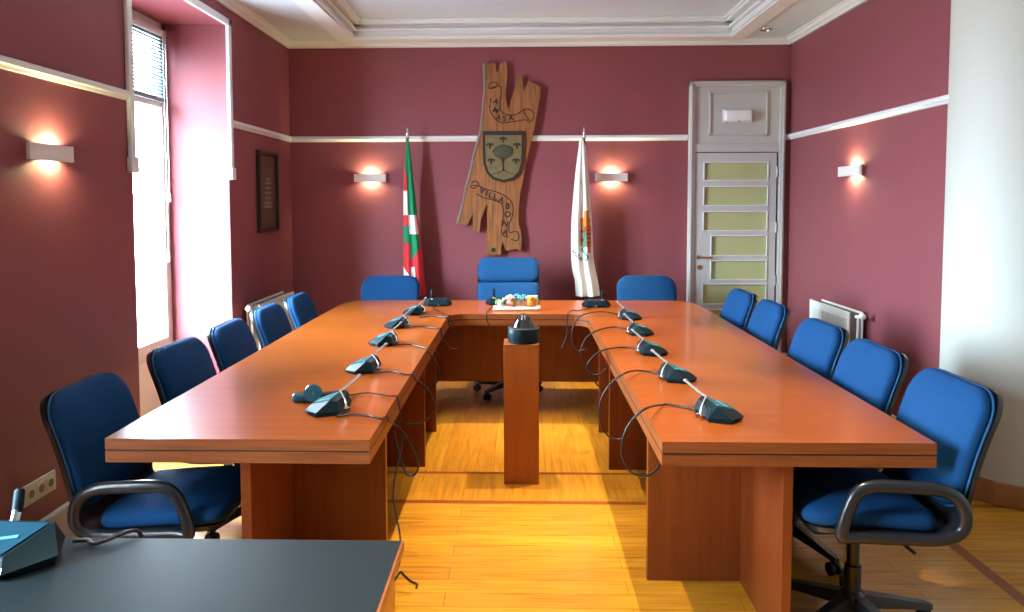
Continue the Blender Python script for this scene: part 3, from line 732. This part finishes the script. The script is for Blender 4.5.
ex.location = (-.105, 6.045, 0); ex.rotation_euler = (0, 0, PI)

# ------------------------------------------------------------------ conference microphones
def in_table(x, y, mgn=.012):
    a = (-1.411 < x < -.509+mgn and 2.496-mgn < y < 6.1) or (.469-mgn < x < 1.369 and 2.496-mgn < y < 6.1)
    return a or (-1.4 < x < 1.36 and 5.352-mgn < y < 6.1)
def cable_pts(pts, inv, rad=.004):
    out = []
    for p in catmull(pts, 8):
        if in_table(p.x, p.y) and TB-.01 < p.z < TZ+rad+.003:
            if p.z > .70 or p.y > 5.3: p.z = TZ+rad+.003
            else: p.x = -.492 if p.x < 0 else .452
        out.append(p)
    res = [out[0]]
    for p in out[1:]:
        if (p-res[-1]).length > .004: res.append(p)
    return [inv @ p for p in res]
def make_mic(loc, rz, side, label, cable=None, upright=False, stick=(.045, .060), glass='screen'):
    t = thing('conference_microphone', label, 'microphone', loc, rz, 'black tabletop conference microphones')
    W = 1.0
    b = MB()
    b.hull([(-.050, .064, 0), (.050, .064, 0), (-.105, .005, 0), (.105, .005, 0), (-.070, -.066, 0), (.070, -.066, 0),
            (-.056, .072, .012), (.056, .072, .012), (-.112, .005, .018), (.112, .005, .018), (-.074, -.070, .016), (.074, -.070, .016),
            (-.044, .050, .032), (.044, .050, .032), (-.078, -.036, .058), (.078, -.036, .058), (-.064, -.058, .050), (.064, -.058, .050)])
    b.build('body', 'device', t)
    def quad(b, P, n, h):
        n = Vector(n).normalized()
        A = [Vector(p) for p in P]; b.hull([p+n*.0003 for p in A]+[p+n*h for p in A])
    def tz(y): return .032+(.050-y)/.086*.026
    nrm = (0, .026, .086)
    b = MB(); quad(b, [(-.038, .044, tz(.044)), (.038, .044, tz(.044)), (.070, -.032, tz(-.032)), (-.070, -.032, tz(-.032))], nrm, .0022)
    b.build('screen', glass, t)
    b = MB()
    def bar(p, q, w):
        d = (Vector(q)-Vector(p)).normalized(); o = Vector((-d.y, d.x))*w
        quad(b, [(u.x, u.y, tz(u.y)+.0022) for u in (Vector(p)+o, Vector(q)+o, Vector(q)-o, Vector(p)-o)], nrm, .0016)
    bar((-side*.030, .022), (-side*.052, -.028), .0035); bar((-side*.033, .022), (side*.038, .004), .0035)
    b.build('chevron', 'cyan', t)  # bars painted as the cyan reflection on bevelled facet edges
    b = MB(); quad(b, [(-.053, .064, .020), (.053, .064, .020), (.056, .071, .0135), (-.056, .071, .0135)], (0, 1, 1), .0015)
    b.build('front_edge', 'silver', t)
    if upright:
        b = MB(); b.tube([(side*stick[0], -.050, .050), (side*stick[0], -.058, .07)], .008)
        b.build('stem', 'silver', t, True)
        b = MB(); b.tube([(side*stick[0], -.057, .066), (side*(stick[0]-.002), -.068, .066+stick[1]), (side*(stick[0]-.002), -.0685, .070+stick[1])], [.0105, .0105, .007], 14, flat=.7)
        b.build('mic_head', 'device', t, True)
    else:
        b = MB()
        b.tube(catmull([(-side*.030, -.066, .014), (-side*.044, -.086, .020), (-side*.030, -.080, .044), (side*.020, -.046, .066), (side*.034, -.038, .069)], 4), .006, 6, flat=.6)
        b.build('clip', 'silver', t, True)
        b = MB(); b.tube([(side*.030, -.040, .068), (side*.09, -.048, .074), (side*.195, -.060, .088)], .0075, 6, flat=.55)
        b.build('mic_arm', 'silver', t, True)
        b = MB(); b.tube([(side*.190, -.0595, .0875), (side*.204, -.061, .0895)], .009, 8, flat=.7); b.build('mic_tip', 'silver', t, True)
    if cable:
        inv = (Matrix.Translation(loc) @ Matrix.Rotation(rz, 4, 'Z')).inverted()
        st = Matrix.Translation(loc) @ Matrix.Rotation(rz, 4, 'Z')
        p0 = st @ Vector((-side*.005, -.068, .012)); p1 = st @ Vector((-side*.005, -.088, .010))
        MB().tube(cable_pts([tuple(p0), tuple(p1)]+list(cable), inv), .0042, 6).build('cable', 'cable', t, True, 180)
        MB().tube([inv @ p0, inv @ p1], .006, 8).build('plug', 'silver', t, True)
    return t
Z1 = TZ+.0005
LW = PI/2; RW = -PI/2
make_mic((-.742, 2.86, Z1), LW-.10, 1, 'black conference microphone on the window-side table beside the round dial device', CL1)
make_mic((-.750, 3.55, Z1), LW-.08, 1, 'black conference microphone on the window-side table, next behind the dial device', CL2)
make_mic((-.775, 4.22, Z1), LW-.05, 1, 'black conference microphone on the window-side table, third counting from the black desk', CL3)
make_mic((-.795, 4.80, Z1), LW-.05, 1, 'black conference microphone on the window-side table, fourth counting from the black desk', CL4)
make_mic((-.765, 5.36, Z1), LW-.02, 1, 'black conference microphone just before the window-side corner of the head table', CL5)
make_mic((-.640, 5.80, Z1), .12, -1, 'black conference microphone on the head table corner before the tricolour flag', CL6, True)
make_mic((.735, 2.80, Z1), RW+.12, -1, 'black conference microphone with painted teal edge glints at the end of the door-side table', CR1)
make_mic((.705, 3.40, Z1), RW+.10, -1, 'black conference microphone on the door-side table, second counting from its open end', CR2)
make_mic((.690, 3.98, Z1), RW+.08, -1, 'black conference microphone on the door-side table, middle one of the row', CR3)
make_mic((.720, 4.56, Z1), RW+.05, -1, 'black conference microphone on the door-side table, fourth counting from its open end', CR4)
make_mic((.745, 5.16, Z1), RW+.03, -1, 'black conference microphone on the door-side table, last before the head table', CR5)
make_mic((.570, 5.74, Z1), -.05, 1, 'black conference microphone with upright stick in front of the white flag', CBR, True)
make_mic((-.165, 5.86, Z1), .0, -1, 'black conference microphone half hidden behind the flower tray', CBC, True)
u = make_mic((-1.160, 1.62, Z1), PI-.06, -1, 'large black conference microphone with screen on the black desk', None, True, (-.010, .036), 'dial')
u.scale = (1.25, 1.25, 1.25)
inv = (Matrix.Translation((-1.160, 1.62, Z1)) @ Matrix.Rotation(PI-.06, 4, 'Z') @ Matrix.Scale(1.25, 4)).inverted()
MB().tube([inv @ p for p in catmull([(-1.045, 1.70, .762), (-1.02, 1.715, .757), (-.99, 1.70, .7565), (-.945, 1.745, .762), (-.925, 1.772, .752), (-.918, 1.776, .70), (-.918, 1.776, .60)], 6)], .0042, 6).build('cable', 'cable', u, True, 180)

# dial device beside the first microphone
t = thing('dial_controller', 'small black handheld device with round blue dial lying behind the first microphone', 'controller', (-.825, 2.995, TZ+.0005), .30)
MB().box((-.03, -.026, .002), (.13, .030, .030), .012, 3).build('body', 'device', t, True, 50)
MB().box((-.092, -.020, .0), (-.028, .026, .034), .012, 3).build('end_cap', 'dial', t, True, 50)
MB().lathe([(0, 0), (.034, 0), (.036, .006), (.032, .014), (0, .015)], 28, mtx=Matrix.Translation((-.012, -.028, .037)) @ Matrix.Rotation(PI/2-.35, 4, 'X')).build('dial', 'dial', t, True)
MB().box((-.013, -.046, .026), (-.010, -.0435, .050)).build('pointer', 'silver', t)
inv = (Matrix.Translation((-.825, 2.995, TZ+.0005)) @ Matrix.Rotation(.30, 4, 'Z')).inverted()
MB().tube(cable_pts([(-.705, 3.04, .762), (-.69, 3.06, .758)]+list(CLR)[1:], inv), .0032, 6).build('cable', 'cable', t, True, 180)

tag(MB().tube(catmull(list(FLOORC)+[(-.50, 2.86, .08), (-.52, 2.95, .010), FLOORC2[0]]+list(FLOORC2[1:]), 7), .0036, 6).build('loose_cable', 'cable', None, True, 180),
    'thin black cable hanging from the window-side table down to the parquet', 'cable')

# ------------------------------------------------------------------ flower tray
t = thing('flower_tray', 'low cream tray of pink, orange, blue and white flowers on the head table', 'flowers', (-.03, 5.56, TZ+.0005))
MB().box((-.175, -.06, 0), (.175, .06, .028), .012, 3).build('tray', 'tray', t, True, 50)
def rose(name, c, r, m):
    b = MB(); b.ball(c, r*.72)
    for lay, (k, rr, tilt) in enumerate(((5, .55, .9), (6, .85, .55), (7, 1.05, .25))):
        for i in range(k):
            a = 2*PI*i/k+lay*.4
            mt = Matrix.Translation(c) @ Matrix.Rotation(a, 4, 'Z') @ Matrix.Translation((rr*r*.55, 0, (0.35-lay*.3)*r)) @ Matrix.Rotation(tilt, 4, 'Y')
            q = bmesh.ops.create_icosphere(b.bm, subdivisions=1, radius=1)
            for v in q['verts']: v.co = mt @ Vector((v.co.x*r*.22, v.co.y*r*.52, v.co.z*r*.58))
    b.build(name, m, t, True, 80)
rose('blossom', (-.040, -.018, .062), .048, 'petalpink'); rose('blossom', (.105, -.012, .066), .048, 'petalorange')
rose('blossom', (.130, .030, .080), .032, 'petalwhite'); rose('blossom', (-.12, -.02, .052), .030, 'petalwhite')
for x, y, z, r in ((.02, .02, .088, .022), (.05, .035, .094, .02), (-.02, .03, .092, .02), (.035, -.005, .078, .02), (.075, .02, .086, .018), (.0, .045, .10, .018)): rose('blossom', (x, y, z), r, 'petalblue')
for x, y, z in ((-.07, .02, .088), (-.05, .04, .094), (.09, .045, .088), (-.095, .0, .075)): rose('blossom', (x, y, z), .018, 'petalwhite')
b = MB()
for i in range(46):
    x = random.uniform(-.16, .16); y = random.uniform(-.05, .05); a = random.uniform(0, 6.28); z = random.uniform(.03, .07)
    mt = Matrix.Translation((x, y, z)) @ Matrix.Rotation(a, 4, 'Z') @ Matrix.Rotation(random.uniform(-.9, -.2), 4, 'Y')
    pts = [(0, 0, 0), (.018, .010, .003), (.040, .006, .002), (.052, 0, 0), (.040, -.006, .002), (.018, -.010, .003)]
    vs = [b.bm.verts.new(mt @ Vector(p)) for p in pts]; b.bm.faces.new(vs)
    vs2 = [b.bm.verts.new(mt @ (Vector(p)-Vector((0, 0, .0012)))) for p in pts]; b.bm.faces.new(list(reversed(vs2)))
b.build('leaves', 'leaf', t)

# ------------------------------------------------------------------ carved plaque
PF = 6.755
t = thing('wooden_plaque', 'carved split oak plank with town shield and burnt lettering on the maroon wall', 'plaque', (-.18, YB, 1.9))
T0 = Matrix.Translation((.18, -YB, -1.9))
MB().prism(PLAQUE, 'y', PF+.003, YB-.012).xf(T0).build('board', 'plaque', t)
MB().box((-.25, YB-.013, 1.85), (-.05, YB, 2.1)).xf(T0).build('mount', 'pole', t)
# bark edge down one side
left = PLAQUE[-10:] + [PLAQUE[0]]
left = [PLAQUE[-14]] + left[1:]
rows_ = []
for i, (x, z) in enumerate([PLAQUE[44], PLAQUE[45], PLAQUE[46], PLAQUE[47], PLAQUE[48], PLAQUE[49], PLAQUE[50], PLAQUE[51], PLAQUE[52], PLAQUE[53], PLAQUE[0]]):
    w = .020+.006*math.sin(i*2.1)
    rows_.append((x-.004, z, w))
b = MB()
g = b.faces_grid([[(x-.006, PF+.004, z), (x+w*.5, PF-.004, z), (x+w, PF-.001, z+.01), (x+w, PF+.006, z+.01), (x, PF+.05, z)] for x, z, w in rows_], True)
b.cap(list(reversed(g[0]))); b.cap(g[-1])
b.xf(T0).build('bark_edge', 'bark', t)
def scale_poly(p, k):
    cx = sum(a for a, _ in p)/len(p); cz = sum(c for _, c in p)/len(p)
    return [(cx+(a-cx)*k, cz+(c-cz)*k) for a, c in p]
sh = MB().prism(SHIELD, 'y', PF-.016, PF+.004).xf(T0).build('shield_rim', 'burn', t)
MB().prism(scale_poly(SHIELD, .87), 'y', PF-.019, PF-.010).xf(T0).build('shield_field', 'shieldgold', sh)
b = MB(); cx, cz = TREE[0]
ys = PF-.020
q = bmesh.ops.create_icosphere(b.bm, subdivisions=3, radius=1)
for v in q['verts']:
    j = 1+.07*math.sin(v.co.x*17)*math.cos(v.co.z*13)
    v.co = Vector((cx+v.co.x*.092*j, ys+v.co.y*.010, cz+v.co.z*.058*j))
b.xf(T0).build('tree_crown', 'treegreen', sh, True, 180)
b = MB()
b.tube([(cx, ys, cz-.04), (cx+.002, ys, 1.86), (cx+.004, ys, 1.815)], [.010, .007, .009], 8, flat=.5)
for s in (-1, 1): b.tube([(cx+.003, ys, 1.822), (cx+s*.05, ys, 1.80), (cx+s*.125, ys, 1.775)], [.006, .005, .003], 6, flat=.5)
b.tube([(cx-.005, ys, 1.90), (cx-.04, ys, 1.94)], .004, 6); b.tube([(cx+.005, ys, 1.90), (cx+.035, ys, 1.94)], .004, 6)
b.xf(T0).build('tree_trunk', 'burn', sh)
for x, z in FLEURS:
    b = MB(); k = .030
    b.hull([(x+a*k, yy, z+c*k) for a, c in ((0, 1.05), (.30, .45), (.22, -.1), (-.22, -.1), (-.30, .45)) for yy in (ys-.002, ys+.003)])
    for s in (-1, 1):
        pts = catmull([(x+s*.10*k, ys, z-.1*k), (x+s*.35*k, ys, z+.35*k), (x+s*.75*k, ys, z+.42*k), (x+s*.90*k, ys, z+.08*k), (x+s*.70*k, ys, z-.1*k)], 4)
        b.tube(pts, [.16*k+.0012]*len(pts), 6, flat=.5)
        b.tube([(x, ys, z-.25*k), (x+s*.30*k, ys, z-.75*k)], .10*k, 6)
    b.box((x-.45*k, ys-.004, z-.30*k), (x+.45*k, ys+.002, z-.12*k)); b.tube([(x, ys, z-.2*k), (x, ys, z-.95*k)], .14*k, 6)
    b.xf(T0).build('fleur_de_lis', 'burn', sh)
for R_ in (RIB1, RIB2, RIB3, RIB4):
    MB().tube(catmull([(x, PF+.002, z) for x, z in R_], 4), .0042, 5).xf(T0).build('ribbon_outline', 'burn', t)
for L_, fs in ((LET1, .064), (LET2, .072)):
    b = MB()
    for ch_, (x, z), ang in L_:
        me = text_mesh(ch_, fs, .003, .0018)
        b.add_mesh(me, Matrix.Translation((x, PF-.001, z)) @ Matrix.Rotation(-math.radians(ang), 4, 'Y') @ Matrix.Rotation(PI/2, 4, 'X'))
        bpy.data.meshes.remove(me)
    b.xf(T0).build('lettering', 'burn', t)
MB().lathe([(0, 0), (.022, 0), (.018, .004), (0, .005)], 14, mtx=Matrix.Translation((-.245, PF+.004, 1.115)) @ Matrix.Rotation(PI/2, 4, 'X')).xf(T0).build('knot', 'burn', t, True)

# ------------------------------------------------------------------ flags
def lerp_table(tab, z):
    for (z0, a0), (z1, a1) in zip(tab, tab[1:]):
        if z0 >= z >= z1:
            k = (z0-z)/(z0-z1); return tuple(p+(q-p)*k for p, q in zip(a0, a1))
    return tab[-1][1]
def drape(tab, z0, z1, nu, nv, lobes, depth, paint, mats, name, parent, phase=0., hem=None):
    """closed pleated cloth hanging round the pole; tab gives left and right edge by height"""
    b = MB(); rows = []; cols = []
    for j in range(nv+1):
        z = z0+(z1-z0)*j/nv; l, r = lerp_table(tab, z); c = (l+r)/2; w = (r-l)/2; row = []; q = j/nv
        d = depth*(.35+.65*min(1, q*2.2))
        for i in range(nu):
            a = 2*PI*i/nu; x = c+w*math.cos(a)
            s = math.cos(a)
            fold = .35*d*math.sin(lobes*s*PI*.9+phase+1.1*q)*min(1, q*3+.1)
            y = (-1 if math.sin(a) < 0 else 1)*(abs(math.sin(a))**.7)*d+fold
            zz = z + (hem(s)*q**8 if hem else 0)
            row.append(Vector((x, y, zz)))
        rows.append(row)
    g = b.faces_grid(rows, True); b.cap(list(reversed(g[0]))); b.cap(g[-1])
    b.bm.faces.ensure_lookup_table()
    for f in b.bm.faces:
        c = f.calc_center_median(); l, r = lerp_table(tab, max(z1, min(z0, c.z)))
        f.material_index = paint((c.x-l)/max(1e-4, r-l), c.z, c)
    return b.build(name, mats, parent, True, 180)
def pole(t, z1, tip):
    MB().tube([(0, 0, .02), (0, 0, z1)], .013, 12).build('pole', 'pole', t, True)
    MB().lathe([(.013, z1), (.020, z1+.012), (.012, z1+.022), (.017, z1+.045), (.009, z1+.085), (0, tip)], 12).build('finial', 'silver', t, True)
    MB().lathe([(.17, 0), (.17, .012), (.15, .026), (.04, .04), (.03, .09), (.014, .095)], 28).build('base', 'pole', t, True)
fx, fyy = -.985, 6.62
t = thing('flag', 'furled red, white and green flag on a pole, hanging by the back wall', 'flag', (fx, fyy, 0), 0, 'furled flags on poles by the back wall')
pole(t, 2.09, 2.19)
tab1 = [(2.08, (-.014, .012)), (1.90, (-.030, .034)), (1.78, (-.036, .044)), (1.60, (-.040, .064)), (1.40, (-.042, .085)), (1.20, (-.044, .112)), (.95, (-.046, .132)), (.70, (-.04, .150))]
def paint1(u, z, c):
    if z > 1.80: return 1 if u > .12 else 0
    if u > .93 and z < 1.45: return 0
    if u < .42:
        for zz, k in ((1.64, 0), (1.43, 2), (1.345, 0), (1.19, 1), (.985-.25*u, 0), (.2, 2)):
            if z > zz: return k
    if u < .50 and z > 1.45: return 1
    if u < .60 and z < .98: return 2
    for zz, k in ((1.425, 1), (1.265, 2), (1.05+.2*(u-.5), 1), (.2, 0)):
        if z > zz: return k
    return 0
drape(tab1, 2.08, .72, 64, 90, 2.3, .042, paint1, ['red', 'green', 'flagwhite'], 'cloth', t, .4)
fx = .545
t = thing('flag', 'furled white flag with a colourful crest hanging near the door', 'flag', (fx, fyy, 0), 0, 'furled flags on poles by the back wall')
pole(t, 2.08, 2.19)
px = lambda x: x-fx
tab2 = [(2.07, (px(.505), px(.548))), (2.0, (px(.497), px(.560))), (1.78, (px(.470), px(.585))), (1.55, (px(.452), px(.605))), (1.38, (px(.440), px(.615))), (1.20, (px(.436), px(.625))), (1.05, (px(.440), px(.632))), (.95, (px(.448), px(.650))), (.85, (px(.470), px(.672))), (.74, (px(.478), px(.690)))]
def paint2(u, z, c):
    x = c.x+fx
    if c.y > .01: return 0
    if 1.03 < z < 1.47 and x > .512:
        if z > 1.40: return 1 if abs(x-.565) < .022 else 0
        if z > 1.335: return 1 if x < .600 else 0
        if z > 1.16:
            if x < .517: return 0
            if x < .545: return 5 if (int(z*40) % 3) else 3
            if x < .566: return 2 if z < 1.275 else 4
            return (4 if (int(z*55) % 2) else 1) if x < .606 else 0
        # ribbon at the foot of the crest
        rx = .555+.022*math.sin((z-1.03)*48)
        if abs(x-rx) < .010: return 2
        if z > 1.10 and x > .575 and x < .604: return 1
    return 0
cl = drape(tab2, 2.07, .72, 120, 170, 2.6, .055, paint2, ['flagwhite', 'orange', 'teal', 'emred', 'emred', 'olive'], 'cloth', t, 1.2)
b = MB()
for i, ch_ in enumerate('BONA'):
    me = text_mesh(ch_, .052, .001, .001); a = -.95+.18*i
    x = px(.462+.018*i); z = 1.115-.024*i
    # sits on the cloth: find the front surface there
    ok, loc_, nor_, _ = cl.ray_cast(Vector((x, -.5, z)), Vector((0, 1, 0)))
    y = loc_.y-.0012 if ok else -.06
    b.add_mesh(me, Matrix.Translation((x, y, z)) @ Matrix.Rotation(.9, 4, 'Y') @ Matrix.Rotation(PI/2, 4, 'X'))
    bpy.data.meshes.remove(me)
b.build('lettering', 'facet', t)

# ------------------------------------------------------------------ light
w = bpy.data.worlds.new('daylight'); SC.world = w; w.use_nodes = True
bg = w.node_tree.nodes['Background']; wt = w.node_tree
tc = wt.nodes.new('ShaderNodeTexCoord'); sz = wt.nodes.new('ShaderNodeSeparateXYZ'); wt.links.new(tc.outputs['Generated'], sz.inputs[0])
mr = wt.nodes.new('ShaderNodeMapRange'); mr.inputs['From Min'].default_value = -.12; mr.inputs['From Max'].default_value = .10
wt.links.new(sz.outputs['Z'], mr.inputs['Value'])
wt.links.new(mix_rgb(wt, mr.outputs['Result'], (.20, .23, .26), (.70, .86, 1.0)), bg.inputs['Color'])   # street below, bright sky above
bg.inputs['Strength'].default_value = 92
def spot(loc, e, ang, col, r=.04, rot=(0, 0, 0), blend=.4):
    l = bpy.data.lights.new('ceiling_spot', 'SPOT'); l.energy = e; l.spot_size = math.radians(ang); l.spot_blend = blend; l.color = col; l.shadow_soft_size = r
    o = bpy.data.objects.new('ceiling_spot', l); COL.objects.link(o); o.location = loc; o.rotation_euler = rot
    return o
for yy in (5.75, 4.3, 2.85, 1.4):
    for xx, e_ in ((-.19, 235), (.53, 310)): spot((xx, yy, 3.06), e_, 50, (1, .82, .56), .014, blend=.6)

# ------------------------------------------------------------------ camera
t_, y_, r_, cx_, cy_ = 0.059531604683762146, 0.0269412183904773, 0.002416589506612802, 500.4508204286709, 246.35003450737304
fw = Vector((-math.sin(y_)*math.cos(t_), math.cos(y_)*math.cos(t_), -math.sin(t_)))
rt = Vector((math.cos(y_), math.sin(y_), 0)); dn = fw.cross(rt)
rt2 = rt*math.cos(r_)+dn*math.sin(r_); dn2 = -rt*math.sin(r_)+dn*math.cos(r_)
cam = bpy.data.cameras.new('camera'); co = bpy.data.objects.new('camera', cam); COL.objects.link(co)
mw = Matrix.Identity(4)
for i in range(3):
    mw[i][0] = rt2[i]; mw[i][1] = -dn2[i]; mw[i][2] = -fw[i]
mw[0][3], mw[1][3], mw[2][3] = 0, 0, 1.55
co.matrix_world = mw
cam.sensor_fit = 'HORIZONTAL'; cam.sensor_width = 36; cam.lens = 760/1024*36; cam.clip_start = .05
cam.shift_x = (512-cx_)/1024; cam.shift_y = (cy_-306)/1024
SC.camera = co

vs = SC.view_settings
SC.display_settings.display_device = 'sRGB'
vs.view_transform = 'Standard'; vs.look = 'None'; vs.exposure = 0.22; vs.gamma = 1.0
vs.use_curve_mapping = False
SC.cycles.use_denoising = True
SC.cycles.max_bounces = 10; SC.cycles.diffuse_bounces = 6
SC.cycles.sample_clamp_indirect = 8
